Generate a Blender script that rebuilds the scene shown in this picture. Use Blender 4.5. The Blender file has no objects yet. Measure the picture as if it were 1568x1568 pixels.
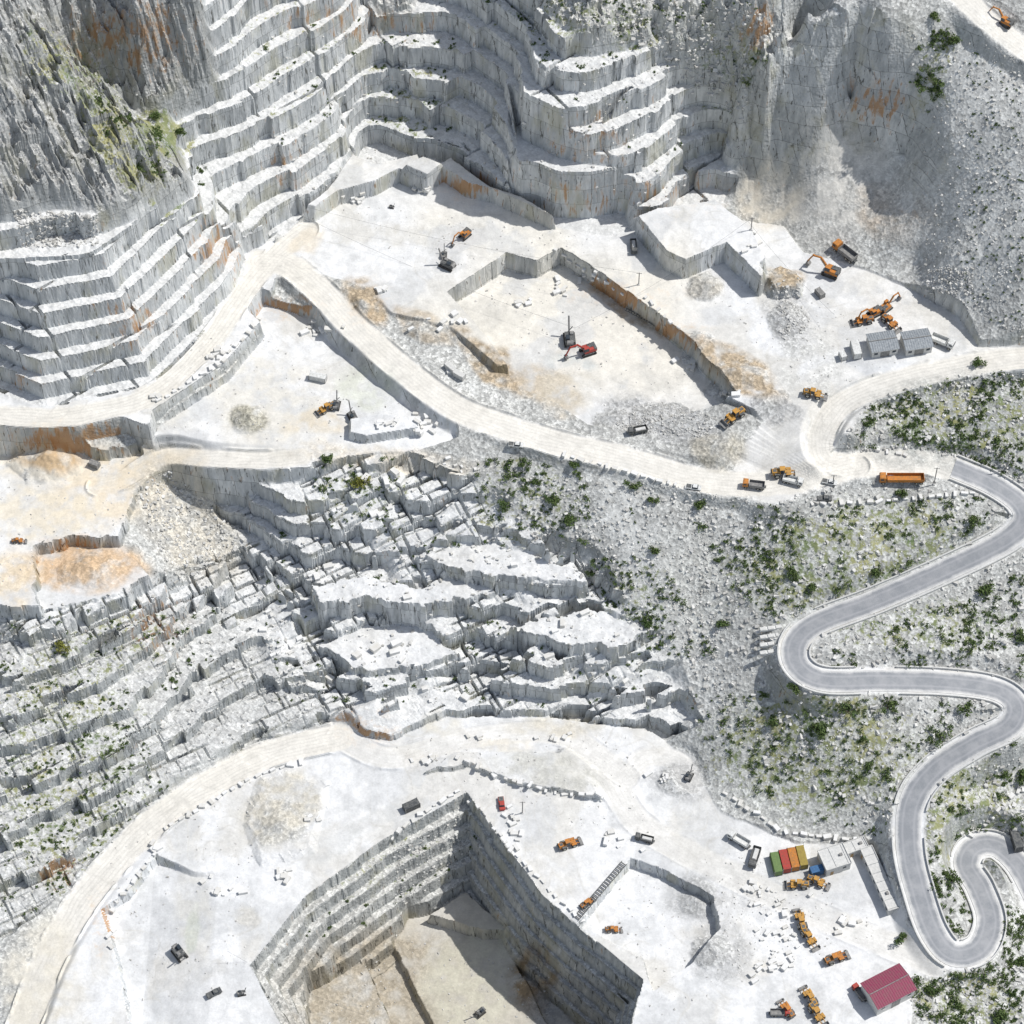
import bpy, numpy as np, math, random
from mathutils import Vector
random.seed(5); R=np.random.RandomState(7)
sc=bpy.context.scene
W=1568.; TH=math.radians(55); D=900.; hf=157./900.
CY,CZ=-D*math.cos(TH),D*math.sin(TH); sT,cT=math.sin(TH),math.cos(TH)
def unp(u,v,z):
    u=np.asarray(u,float);v=np.asarray(v,float);z=np.asarray(z,float)
    a=(u/W-.5)*2*hf; b=-(v/W-.5)*2*hf
    dx=a; dy=cT+b*sT; dz=-sT+b*cT
    t=(z-CZ)/dz
    return t*dx, CY+t*dy
def proj(x,y,z):
    yy=y-CY; zz=z-CZ
    f=yy*cT-zz*sT; b=(yy*sT+zz*cT)/f; a=x/f
    return (a/(2*hf)+.5)*W, (.5-b/(2*hf))*W
# ---------- noise
TAB=R.rand(16,256,256).astype(np.float32)
def vn(x,y,s=0):
    xi=np.floor(x);yi=np.floor(y);fx=(x-xi);fy=(y-yi);xi=xi.astype(np.int32);yi=yi.astype(np.int32)
    fx=fx*fx*(3-2*fx);fy=fy*fy*(3-2*fy);T=TAB[s%16];x0=xi&255;x1=(xi+1)&255;y0=yi&255;y1=(yi+1)&255
    return (T[x0,y0]*(1-fx)+T[x1,y0]*fx)*(1-fy)+(T[x0,y1]*(1-fx)+T[x1,y1]*fx)*fy
def fbm(x,y,o=4,s=0):
    a=.5;r=0;n=0
    for i in range(o):
        r=r+a*vn(x*2**i+i*17.3,y*2**i+i*9.1,s+i);n+=a;a*=.5
    return r/n
def cells(x,y,ang,sx,sy,s):
    c,q=math.cos(ang),math.sin(ang)
    a=(x*c+y*q)/sx;b=(-x*q+y*c)/sy
    return a+.5*TAB[(s+3)%16][(np.floor(b).astype(np.int32))&255,7],b
def blocky(x,y,ang,sx,sy,s=0):
    a,b=cells(x,y,ang,sx,sy,s)
    return TAB[s%16][np.floor(a).astype(np.int32)&255,np.floor(b).astype(np.int32)&255]
def seam(x,y,ang,sx,sy,s=0,w=.35):
    a,b=cells(x,y,ang,sx,sy,s);fa=a-np.floor(a);fb=b-np.floor(b)
    d=np.minimum(np.minimum(fa,1-fa)*sx,np.minimum(fb,1-fb)*sy);return np.clip((w-d)/.2,0,1)
# ---------- control points
CL=[ # polylines (u,v,z)
[(-80,610,2),(0,602,2),(65,620,2),(150,605,2),(235,583,2),(300,528,2),(345,478,2),(375,398,2)],
[(425,358,2),(455,346,2),(520,298,2),(575,284,2),(612,264,2),(680,262,2),(720,288,2),(800,318,2),(850,342,2),(905,354,2),(975,350,2)],
[(-80,400,55),(20,385,55),(130,375,55)],[(215,330,54)],[(290,275,50)],[(350,345,22)],[(240,470,26)],[(290,400,28)],[(60,500,28)],[(-60,500,28)],
[(200,195,72)],[(120,120,90)],[(60,40,108)],[(0,0,122)],[(-100,-60,140)],[(-80,200,95)],[(0,200,88)],[(60,300,68)],[(140,280,66)],
[(300,243,38)],[(200,178,52)],[(120,108,72)],[(90,60,86)],[(200,0,106)],[(250,100,74)],[(330,130,60)],[(300,0,98)],[(300,-80,115)],
[(370,300,24)],[(370,180,46)],[(370,0,84)],[(450,240,26)],[(450,120,50)],[(450,0,75)],[(500,0,70)],[(500,150,38)],[(500,-80,90)],
[(560,225,3)],[(560,130,26)],[(560,0,54)],[(620,225,10)],[(620,100,34)],[(620,0,54)],[(620,-80,70)],[(700,200,16)],[(700,70,40)],[(700,0,55)],
[(770,230,20)],[(770,110,42)],[(770,0,66)],[(800,240,30)],[(800,140,52)],[(800,-80,88)],[(850,290,22)],[(850,200,44)],[(900,290,20)],[(900,190,46)],[(900,80,68)],[(900,0,82)],
[(1000,260,24)],[(1000,130,50)],[(1000,0,76)],[(1000,-80,90)],[(1060,280,6)],[(1060,200,26)],[(1060,110,48)],[(1080,0,76)],[(1110,240,9)],[(1110,180,28)],[(1140,100,52)],[(1180,60,64)],[(1200,0,74)],[(1150,200,22)],[(1200,-80,84)],
[(1185,140,32)],[(1225,110,34)],[(1300,165,27)],[(1345,205,24)],[(1385,240,19)],[(1240,0,70),(1300,20,68),(1360,55,62)],[(1300,-80,80),(1420,-80,78)],[(1215,60,48)],[(1400,170,38)],
[(1430,50,60)],[(1500,0,66)],[(1568,60,60)],[(1640,-60,72)],[(1568,200,46)],[(1568,400,22)],[(1568,490,9)],[(1500,480,6)],[(1480,350,21)],[(1400,300,16)],[(1400,405,3)],[(1450,200,40)],[(1340,420,0)],[(1300,340,6)],[(1220,340,1)],[(1290,210,22)],[(1180,200,22)],[(1250,290,10)],[(1200,300,3)],[(1380,360,9)],[(1150,260,8)],[(1700,300,38)],[(1700,500,12)],
[(380,420,0),(600,380,0),(800,400,0),(950,400,0),(1100,450,0),(1250,500,0),(1400,520,0),(1500,555,0),(1600,545,0),(1750,540,0)],
[(500,460,0),(560,520,-1.5),(620,575,-2.5),(700,630,-3),(780,660,-4),(860,685,-5),(960,708,-6),(1060,738,-7.5),(1150,750,-8.5),(1230,745,-8.5),(1300,715,-9),(1400,712,-10),(1480,730,-12),(1560,765,-16),(1700,790,-18)],
[(1250,650,-1)],[(1200,690,-5)],[(1140,700,-6)],[(1020,650,-7)],[(1020,690,-6.5)],[(900,668,-6.5)],[(1120,640,-3)],[(800,600,-5)],[(1290,620,-3)],[(1260,690,-7)],
[(1400,620,-4)],[(1500,590,-2)],[(1400,660,-7)],[(1568,640,-6)],[(1568,710,-12)],[(1700,660,-8)],
[(1568,830,-20),(1450,880,-23),(1340,925,-26),(1230,970,-29)],[(1260,1050,-31),(1400,1055,-33),(1540,1075,-37)],[(1440,1170,-42),(1390,1250,-45),(1400,1350,-49),(1430,1440,-53)],
[(1300,800,-14)],[(1200,850,-19)],[(1450,800,-16)],[(1400,960,-28)],[(1560,960,-31)],[(1300,1150,-42)],[(1200,1080,-40)],[(1200,1200,-50)],[(1300,1275,-54)],[(1500,1200,-50)],[(1600,1200,-54)],[(1480,1400,-55)],[(1600,1400,-60)],[(1560,1540,-60)],[(1700,1000,-34)],[(1700,1600,-64)],
[(460,712,-8)],[(560,700,-8)],[(640,695,-7)],[(700,695,-6)],[(800,720,-9)],[(290,690,-7),(360,700,-8),(430,715,-8)],[(275,738,-21),(330,780,-26),(400,835,-33)],[(455,770,-14)],[(480,830,-24)],[(480,930,-36)],[(500,1080,-50)],
[(700,800,-19)],[(700,900,-32)],[(700,1000,-43)],[(600,820,-22)],[(850,800,-17)],[(900,900,-29)],[(850,1010,-38)],[(960,1045,-43)],[(1000,1000,-40)],[(1000,850,-20)],[(1100,1100,-47)],[(1100,950,-32)],[(1090,830,-18)],[(560,1070,-48)],[(620,960,-39)],
[(230,740,-15)],[(240,840,-23)],[(0,800,-15)],[(0,935,-18)],[(80,945,-19)],[(200,915,-21)],[(300,880,-30)],[(380,900,-38)],[(400,1100,-50)],[(300,1000,-40)],[(100,1100,-35)],[(200,1100,-38)],[(100,1300,-51)],[(0,1100,-33)],[(-100,1100,-32)],[(0,1300,-48)],[(250,1225,-53)],[(-100,1400,-54)],[(-100,800,-12)],
[(520,1125,-55),(400,1165,-56),(280,1240,-56),(150,1350,-57),(80,1450,-58),(30,1568,-59)],[(0,1480,-57)],[(-100,1600,-60)],
[(700,1100,-56),(850,1100,-56),(1000,1120,-56),(1060,1165,-56),(1110,1250,-56),(1220,1290,-56),(1340,1300,-56)],[(400,1400,-56)],[(600,1200,-56)],[(1200,1450,-56)],[(1300,1600,-56)],[(800,1700,-56)],[(200,1700,-58)],[(1420,1490,-56)],
]
pts=[]
for L in CL:
    for i,p in enumerate(L):
        pts.append(p)
        if i+1<len(L):
            q=L[i+1];n=int(math.hypot(q[0]-p[0],q[1]-p[1])//45)
            for k in range(1,n+1):
                f=k/(n+1);pts.append(tuple(p[j]*(1-f)+q[j]*f for j in range(3)))
P=np.array(pts,float)
hi=(P[:,2]>5)&(P[:,0]<1130);P[hi,2]*=.84
px,py=unp(P[:,0],P[:,1],P[:,2]);pz=P[:,2]
n=len(px);A=np.zeros((n+3,n+3));dm=np.hypot(px[:,None]-px,py[:,None]-py)
A[:n,:n]=dm-np.eye(n)*.6
A[:n,n]=1;A[:n,n+1]=px;A[:n,n+2]=py;A[n:,:n]=A[:n,n:].T
sol=np.linalg.solve(A,np.concatenate([pz,[0,0,0]]))
gx=np.arange(-236,237,2.);gy=np.arange(-236,237,2.)
GX,GY=np.meshgrid(gx,gy,indexing='ij')
G=sol[n]+sol[n+1]*GX+sol[n+2]*GY
for i in range(n): G+=sol[i]*np.hypot(GX-px[i],GY-py[i])
# ---------- terrain grid
def axis(a,b,st):
    c=list(np.arange(a,b,st));o=[];s=st;x=b
    while x<3500: s*=1.16;x+=s;o.append(x)
    l=[];s=st;x=a
    while x>-3500: s*=1.16;x-=s;l.append(x)
    return np.array(l[::-1]+c+o)
xs=axis(-178,178,.32);ys=axis(-171,172,.30)
X,Y=np.meshgrid(xs,ys,indexing='ij')
def gsamp(arr,ax,ay,x,y):
    fx=np.interp(x,ax,np.arange(len(ax)));fy=np.interp(y,ay,np.arange(len(ay)))
    i=np.minimum(fx.astype(int),len(ax)-2);j=np.minimum(fy.astype(int),len(ay)-2);fx=fx-i;fy=fy-j
    return (arr[i,j]*(1-fx)+arr[i+1,j]*fx)*(1-fy)+(arr[i,j+1]*(1-fx)+arr[i+1,j+1]*fx)*fy
H0=gsamp(G,gx,gy,X,Y)
dout=np.maximum(0,np.maximum(np.abs(X)-236,np.abs(Y)-236))
H0+=dout*.25*(fbm(X/400,Y/400,3,2)-.3)*np.sign(Y+150)
gxx=gsamp(np.hypot(*np.gradient(G,2.)),gx,gy,X,Y)
U,V=proj(X,Y,H0)
wu=(fbm(X/9,Y/9,3,1)-.5)*30;wv=(fbm(X/9,Y/9,3,5)-.5)*30
def sdpoly(x,y,poly):
    d=np.full(x.shape,1e9);ins=np.zeros(x.shape,bool);m=len(poly)
    for i in range(m):
        ax,ay=poly[i];bx,by=poly[(i+1)%m];ex,ey=bx-ax,by-ay
        t=np.clip(((x-ax)*ex+(y-ay)*ey)/(ex*ex+ey*ey+1e-9),0,1)
        d=np.minimum(d,(x-ax-t*ex)**2+(y-ay-t*ey)**2)
        if ay!=by:
            c=((ay>y)!=(by>y))&(x<ex*(y-ay)/ey+ax);ins^=c
    return np.where(ins,-1,1)*np.sqrt(d)
def pmask(poly,soft,warp=.6):
    return np.clip(.5-sdpoly(U+wu*warp,V+wv*warp,poly)/soft,0,1)
# planar stepped block on the left: nested benches parallel to its three cut sides
def hp(a,b,z=0.):
    ax,ay=unp(a[0],a[1],z);bx,by=unp(b[0],b[1],z);l=math.hypot(bx-ax,by-ay);return -(X-ax)*(by-ay)/l+(Y-ay)*(bx-ax)/l
dS=np.minimum(np.minimum(hp((-60,575),(65,622)),hp((65,622),(235,586))),np.minimum(hp((235,586),(352,470)),hp((352,470),(378,395))+3))
SK=pmask([(-160,700),(-160,395),(20,388),(140,385),(215,335),(285,285),(350,350),(390,385),(300,640)],16,.2)
SK=SK*np.clip((dS+2)/2,0,1)
hst=np.minimum(1.95*dS,47.)
H0=H0*(1-SK)+hst*SK;gxx=gxx*(1-SK)+1.95*SK
T1=pmask([(-100,330),(100,300),(160,335),(290,270),(260,165),(330,115),(310,0),(310,-80),(1010,-80),(1010,60),(1120,150),(1120,260),(1110,310),(975,380),(380,420),(230,600),(60,640),(-100,620)],14)
T1=np.maximum(T1,SK)
RK=np.maximum(pmask([(820,-60),(1010,-60),(1000,60),(900,50),(840,20)],16),pmask([(560,-60),(640,-60),(630,20),(570,30)],16))*.8
T1=T1*(1-RK)
PR=pmask([(785,125),(870,185),(965,265),(975,360),(850,350),(785,310)],14,.2)
T2=pmask([(-80,900),(260,880),(380,830),(255,670),(450,690),(640,690),(760,760),(900,850),(1000,960),(1070,1100),(1000,1130),(500,1130),(250,1260),(0,1420),(-100,1450)],20,1)
LL=pmask([(-140,930),(60,960),(330,920),(480,1050),(540,1120),(250,1270),(0,1440),(-140,1480)],40,1)
NC=np.maximum(pmask([(-100,-80),(60,-80),(60,30),(290,265),(160,330),(100,300),(-100,330)],20),pmask([(60,-80),(320,-80),(310,0),(330,110),(260,160),(180,170),(60,40)],16))*(1-SK)
N3=np.maximum(pmask([(1010,-80),(1215,-80),(1205,90),(1150,230),(1110,230),(1010,60)],20),RK)
WL=pmask([(1190,-80),(1260,-60),(1370,45),(1410,175),(1395,250),(1335,210),(1180,150)],14,.2)
c,q=math.cos(-.9),math.sin(-.9)
a1=X*c+Y*q;b1=-X*q+Y*c
rid=1-np.abs(2*fbm(a1/16,b1/4.5,5,3)-1)
rid2=1-np.abs(2*fbm(X/7,Y/7,5,6)-1)
rid3=1-np.abs(2*fbm(a1/4,b1/2.2,3,10)-1)
Hn=H0+(rid-.6)*7.5*NC+(rid3-.6)*2.*NC+(rid2-.6)*8*np.maximum(NC*.8,N3)+(fbm(X/12,Y/12,6,8)-.5)*2.2
Hn+=(blocky(X,Y,-.9,8,3.4,4)-.5)*3.8*NC+(blocky(X,Y,.3,4,3,2)-.5)*3.*N3+(blocky(X,Y,.5,11,7,8)-.5)*5*np.maximum(N3,NC*.8)
Hn+=WL*((blocky(X,Y,-.6,13,9,3)-.5)*2.4+(blocky(X,Y,-.6,5,4,7)-.5)*1.)
def terrace(h,step,gr,rw=.75):
    t=h/step;f0=np.floor(t);f=t-f0;w=np.clip(gr/step*rw,.03,.6)
    r=np.clip((f-(1-w))/w,0,1)
    return step*(f0+r),f,r
t1n=((fbm(X/22,Y/22,3,4)-.5)*3+(blocky(X,Y,.65,26,17,2)-.5)*7.5+(blocky(X,Y,-.45,14,10,9)-.5)*3.)*(1-SK)+(blocky(X,Y,.65,7,5,12)-.5)*.8+(blocky(X,Y,.62,18,13,5)-.5)*2.6*SK
step1=8.6-1.7*SK.round()
ht1,f1,r1=terrace(H0+t1n,step1,gxx,.4)
ht1+=(1-r1)*((fbm(X/2.,Y/2.,3,9)-.5)*.8)+(blocky(X,Y,.65,3.4,3.4,5)-.5)*.25
ht1-=1.6*seam(X,Y,.65,26,17,2,.45)*np.clip((fbm(X/15,Y/15,2,9)-.45)*8,0,1)
hpr,_,_=terrace(H0+(blocky(X,Y,.4,16,14,2)-.5)*3,22.,gxx,.6)
ht1=ht1*(1-PR)+hpr*PR
big=blocky(X,Y,.5,20,8,1);md=blocky(X,Y,.5,7,4.5,6);sm=blocky(X,Y,.8,2.4,2.,8)
t2n=(fbm(X/30,Y/30,3,7)-.5)*4.5+(big-.5)*6.5+(md-.5)*3.6
ht2,f2,r2=terrace(H0+t2n,6.6,gxx,.34)
t3n=(fbm(X/30,Y/30,3,7)-.5)*5+(blocky(X,Y,.62,24,7,3)-.5)*2.8+(blocky(X,Y,.62,8,4.,5)-.5)*1.7
ht3,f3,r3=terrace(H0+t3n,5.2,gxx,.36)
ht2=ht2*(1-LL)+ht3*LL;r2=r2*(1-LL)+r3*LL
ht2+=(1-r2)*((fbm(X/2.5,Y/2.5,4,9)-.5)*.7+(sm-.5)*.45)
sn2=np.clip((fbm(X/14,Y/14,2,12)-.42)*8,0,1)
ht2-=(2.6*seam(X,Y,.5,20,8,1,.5)+1.4*seam(X,Y,.5,7,4.5,6,.34))*sn2*(1-.6*LL)
H=Hn*(1-T1)+ht1*T1
k2=np.clip((fbm(X/26,Y/26,3,11)-.30)*7,.5,1);k2=np.maximum(k2,LL*.95)*T2
H=H*(1-k2)+ht2*k2
FL=np.zeros_like(H)
jag=(fbm(X/3,Y/3,3,2)-.5)*2.2+(blocky(X,Y,.6,3,3,7)-.5)*1.3
und=(fbm(X/10,Y/10,5,3)-.5)*.6+(fbm(X/2.2,Y/2.2,3,6)-.5)*.14
def win(x0,x1,y0,y1):
    i0,i1=np.searchsorted(xs,[x0,x1]);j0,j1=np.searchsorted(ys,[y0,y1]);return slice(max(i0-1,0),i1+1),slice(max(j0-1,0),j1+1)
def pad(poly,z,blend=.7,jg=.6,fl=1,rough=1.,ramp=None):
    wp=[tuple(float(q) for q in unp(p[0],p[1],p[2] if len(p)>2 else z)) for p in poly]
    a=np.array(wp);s=win(a[:,0].min()-4,a[:,0].max()+4,a[:,1].min()-4,a[:,1].max()+4)
    sd=sdpoly(X[s],Y[s],wp)+jag[s]*jg;zz=z
    if ramp is not None: zz=z+ramp[0]*np.clip((X[s]-ramp[1])/ramp[2],0,1)
    m=np.clip(.5-sd/blend,0,1);H[s]=H[s]*(1-m)+(zz+und[s]*rough)*m
    FL[s]=np.maximum(FL[s]*(1-m*(1-fl)),m*fl)
pad([(-150,610),(0,604),(65,624),(235,588),(300,533),(345,483),(378,405),(372,388),(425,364),(455,352),(520,302),(575,288),(612,270),(650,287),(680,268),(720,292),(755,300),(800,322),(850,347),(905,360),(975,362),(1100,330),(1200,345),(1230,385),(1330,415),(1400,445),(1470,485),(1500,530),(1568,532),(1750,530),(1750,565),(1480,572),(1300,605),(1250,640),(1180,640),(1130,615),(1000,560),(850,560),(760,560),(690,500),(600,480),(560,440),(430,402),(400,492),(345,556),(235,628),(232,655),(160,630),(90,655),(0,645),(-150,645)],0,jg=.2)
pad([(540,235),(575,250),(640,235),(652,262),(690,240),(752,285),(800,300),(850,330),(800,338),(755,318),(715,300),(680,280),(650,300),(612,282),(560,300),(520,312),(455,360),(425,372),(420,350),(500,290)],6.5,jg=.15)
pad([(385,420),(425,372),(455,358),(520,312),(575,298),(612,279),(650,296),(680,277),(715,300),(755,310),(800,330),(850,353),(905,364),(975,366),(975,420),(800,440),(560,420)],0,jg=.15)
pad([(618,252),(648,238),(678,250),(654,268)],8.5,jg=.08)
pad([(405,515),(380,490),(375,455),(415,468),(500,495),(545,525),(600,565),(640,600),(700,645),(700,675),(640,690),(560,695),(460,712),(330,700),(268,683),(228,685),(240,655),(350,582)],-7,jg=.25)
pad([(688,470),(775,412),(822,424),(858,404),(930,450),(1000,500),(1045,535),(1095,590),(1125,625),(1060,640),(960,662),(900,655),(850,625),(790,600),(760,555),(720,505)],-8,jg=.3)
pad([(975,330),(1005,318),(1095,305),(1150,345),(1178,405),(1165,425),(1112,372),(1050,398),(1020,385)],9,jg=.2)
pad([(1165,418),(1195,402),(1232,420),(1225,440),(1185,445)],4,2.,.6,.1,3.)
pad([(-120,695),(0,685),(50,692),(100,690),(160,705),(215,692),(232,720),(205,760),(190,800),(180,830),(100,880),(60,930),(-120,930)],-14,jg=.7)
pad([(55,850),(120,835),(190,838),(235,880),(150,918),(60,938)],-19,jg=.8,fl=.8)
pad([(535,640),(585,632),(640,640),(642,655),(560,668),(535,662)],-3.5,jg=.1)
pad([(475,895),(560,880),(640,900),(700,880),(760,905),(640,930),(560,915),(490,925)],-31,jg=1.,fl=.5,rough=2.5)
pad([(640,850),(760,830),(880,870),(900,890),(780,885),(700,870)],-25,jg=1.,fl=.5,rough=2.5)
pad([(490,990),(560,955),(640,960),(700,1000),(640,1020),(540,1025)],-43,jg=1.,fl=.55,rough=2.5)
pad([(780,960),(900,930),(1000,960),(960,990),(860,985)],-34,jg=1.,fl=.35,rough=3)
# lower quarry
pad([(530,1118),(600,1135),(680,1096),(830,1096),(1000,1118),(1055,1165),(1105,1245),(1220,1290),(1335,1292),(1395,1430),(1450,1478),(1395,1500),(1400,1800),(20,1800),(40,1568),(95,1450),(165,1345),(290,1238),(400,1170)],-56,jg=.5)
xw=float(unp(230,1400,-58)[0]);pad([(240,1318),(300,1345),(380,1350),(395,1400),(375,1480),(330,1600),(215,1650),(185,1480),(160,1400),(200,1375)],-59.5,blend=1.2,jg=.3,ramp=(3.4,xw,20.))
pad([(885,1425),(965,1325),(1020,1345),(1090,1385),(1100,1430),(1060,1480),(1000,1525),(985,1475),(930,1445)],-60,jg=.3)
pad([(400,1190),(440,1185),(500,1200),(480,1300),(400,1320),(375,1260)],-55,2.5,.8,.9)
pad([(650,1180),(700,1150),(900,1150),(950,1200),(930,1222),(780,1195),(720,1170)],-54,jg=.5)
# pit
rimL=[(715,1213),(580,1290),(470,1370),(383,1478),(430,1568),(470,1700)]
rimR=[(715,1213),(780,1300),(830,1368),(900,1430),(985,1500),(960,1600),(950,1700)]
wl=[tuple(float(q) for q in unp(p[0],p[1],-56)) for p in rimL];wr=[tuple(float(q) for q in unp(p[0],p[1],-56)) for p in rimR]
def dline(x,y,L):
    d=np.full(x.shape,1e9)
    for (ax,ay),(bx,by) in zip(L[:-1],L[1:]):
        ex,ey=bx-ax,by-ay;t=np.clip(((x-ax)*ex+(y-ay)*ey)/(ex*ex+ey*ey),0,1)
        d=np.minimum(d,(x-ax-t*ex)**2+(y-ay-t*ey)**2)
    return np.sqrt(d)
poly=wl+wr[::-1][:-1];a=np.array(poly);s=win(a[:,0].min()-3,a[:,0].max()+3,a[:,1].min()-3,a[:,1].max()+3)
xx,yy=X[s],Y[s];sd=sdpoly(xx,yy,poly);dl=dline(xx,yy,wl)+jag[s]*.3+(blocky(xx,yy,.6,12,6,3)-.5)*.9;dr=dline(xx,yy,wr)+jag[s]*.2+(blocky(xx,yy,-.9,12,5,3)-.5)*1.
def stairs(d,run,st,e=.3):
    t=np.maximum(d,0)/run;f=np.floor(t);r=np.clip((t-f)/e,0,1);return st*(f+r)
dep=np.minimum(np.minimum(stairs(dl,2.8,5.2,.25),stairs(dr,2.,6.2,.25)),37.)
dep=dep+(fbm(xx/3,yy/3,4,5)-.5)*.5*(dep>1)
m=(sd<0);H[s]=np.where(m,-56-dep,H[s]);FL[s]=np.where(m&(dep<35),0.1,FL[s])
PITM=np.zeros_like(H);PITM[s]=m&(dep>3)
pad([(625,1405),(720,1390),(765,1430),(840,1568),(700,1640),(600,1445)],-90,jg=.3)
pad([(655,1400),(715,1365),(780,1425),(740,1425),(690,1412)],-85,jg=.3)
pad([(470,1520),(560,1470),(600,1568),(560,1640),(480,1640)],-88,jg=.5,fl=.6)
def pile(u,v,z,r,h,ex=1.):
    x0,y0=unp(u,v,z);s=win(x0-r*1.6,x0+r*1.6,y0-r*1.6,y0+r*1.6);d=np.hypot((X[s]-x0)/ex,Y[s]-y0)/r+(fbm(X[s]/4,Y[s]/4,3,4)-.5)*.5
    H[s]+=h*np.clip(1-d,0,1);FL[s]*=(1-np.clip((1-d)*5,0,.8))
for a in [(75,705,-14,9,4.5,1.4),(382,642,-7,6,2.6,1),(1100,690,-6,8,2.4,1.3),(1020,640,-7,7,2.,1.8),(1080,440,0,6,3,1),(1205,490,0,8,2.5,.8),(1185,622,-1,7,1.6,1),(1450,428,3,9,3,1),(140,870,-17,7,3,1.5),(1040,1195,-56,6,1.8,1.2),(1090,1455,-56,7,2,1),(1065,1375,-58,6,1.6,1),(430,1260,-55,9,2,1),(550,470,0,5,2.5,1.),(940,640,-7,5,1.8,1.5),(640,505,-1,5,1.8,1.),(1130,575,0,7,2.2,1.5),(1070,520,0,4,1.6,1.5),(810,1510,-92,6,3,1)]: pile(*a)
# ---------- roads
def crom(L,k=8):
    P=[np.array([*map(float,unp(p[0],p[1],p[2])),p[2]]) for p in L];P=[2*P[0]-P[1]]+P+[2*P[-1]-P[-2]];o=[]
    for i in range(1,len(P)-2):
        for j in range(k):
            t=j/k;o.append(.5*((2*P[i])+(P[i+1]-P[i-1])*t+(2*P[i-1]-5*P[i]+4*P[i+1]-P[i+2])*t*t+(3*P[i]-P[i-1]-3*P[i+1]+P[i+2])*t**3))
    o.append(P[-2]);return np.array(o)
RD=np.zeros_like(H);TR_=np.zeros_like(H);BN=np.clip((fbm(X/6,Y/6,3,14)-.42)*5,0,1)
def road(L,w,sh=4.,off=0.,mark=1.,k=8,berm=.7):
    S=crom(L,k);D2=np.full(H.shape,1e9,np.float32);Z=np.zeros(H.shape,np.float32);rr=w/2+sh+1
    for p,q in zip(S[:-1],S[1:]):
        s=win(min(p[0],q[0])-rr,max(p[0],q[0])+rr,min(p[1],q[1])-rr,max(p[1],q[1])+rr)
        ex,ey=q[0]-p[0],q[1]-p[1];x,y=X[s],Y[s]
        t=np.clip(((x-p[0])*ex+(y-p[1])*ey)/(ex*ex+ey*ey+1e-9),0,1)
        d=(x-p[0]-t*ex)**2+(y-p[1]-t*ey)**2;b=d<D2[s]
        D2[s]=np.where(b,d,D2[s]);Z[s]=np.where(b,p[2]+t*(q[2]-p[2]),Z[s])
    d=np.sqrt(D2);m=1-np.clip((d-w/2)/sh,0,1);m=m*m*(3-2*m)
    H[:]=H*(1-m)+(Z+off)*m
    if mark>0: H[:]+=berm*BN*np.exp(-((d-w/2-.7)/.45)**2)
    mm=1-np.clip((d-w/2+.2+jag*.4)/1.2,0,1);FL[:]=np.maximum(FL,mm);RD[:]=np.maximum(RD,mm*mark)
    dd=d+(fbm(X/9,Y/9,2,5)-.5)*1.6
    for o_ in (.7,1.9,3.1): TR_[:]=np.maximum(TR_,mm*mark*np.clip(1-np.abs(dd-o_)/.28,0,1))
    return S
mainroad=road([(400,400,0),(440,405,0),(490,445,0),(540,498,-1),(620,568,-2.2),(700,625,-3),(780,655,-4),(860,680,-5),(960,703,-6),(1060,732,-7.5),(1150,742,-8.3),(1230,735,-8.7),(1300,715,-9),(1400,706,-10.5),(1480,722,-13)],9,3)
road([(1280,600,-.5),(1240,650,-2),(1200,690,-5),(1180,725,-8)],22,5,mark=.4,berm=0)
road([(1700,545,1),(1568,548,.5),(1480,560,0),(1380,582,-.8),(1300,612,-2.5),(1262,655,-4.5),(1262,700,-7.5),(1310,714,-9)],8,3)
road([(470,352,0),(420,395,0),(380,440,0),(320,525,0),(240,600,0),(160,628,0),(60,640,0),(-100,625,0)],7,2)
road([(460,700,-7),(400,705,-8),(320,702,-9),(250,700,-12),(190,735,-14),(150,745,-14)],6,2.5)
road([(-20,1700,-60),(40,1560,-58.5),(80,1460,-57.5),(150,1350,-57),(260,1240,-56.5),(400,1160,-56),(520,1128,-55.8)],9,3,berm=1.1)
road([(1440,-40,68),(1500,20,65),(1568,75,59),(1680,140,55)],8,4)
road([(880,1160,-54.5),(930,1185,-55.5),(980,1260,-56),(1100,1330,-56),(1250,1400,-56),(1430,1475,-56)],8,3,mark=.5,berm=.2)
road([(960,1190,-56),(990,1160,-56),(1040,1165,-56),(1060,1200,-56)],6,3,mark=.5,berm=.3)
road([(520,1130,-56),(600,1160,-56),(720,1130,-56),(860,1125,-56),(960,1190,-56)],7,2,mark=.5,berm=.4)
AS=[(1460,716,-12),(1520,742,-14.5),(1562,772,-17),(1568,800,-18.5),(1535,830,-20),(1450,872,-22.5),(1340,920,-26),(1250,955,-28.5),(1218,985,-29.6),(1222,1020,-30.3),(1262,1042,-31),(1350,1042,-32.5),(1450,1045,-34.5),(1525,1056,-36.5),(1556,1080,-37.8),(1545,1112,-38.8),(1490,1140,-40.5),(1430,1180,-43),(1396,1230,-45.2),(1392,1300,-47.8),(1408,1370,-50.5),(1430,1430,-53),(1460,1462,-54.3),(1500,1452,-55.2),(1516,1410,-56.2),(1500,1360,-57.2),(1480,1325,-58),(1492,1298,-58.8),(1525,1295,-59.5),(1560,1325,-60.5),(1590,1380,-62)]
aspts=road(AS,9.,5,off=-.14,mark=0.,k=8)
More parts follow.
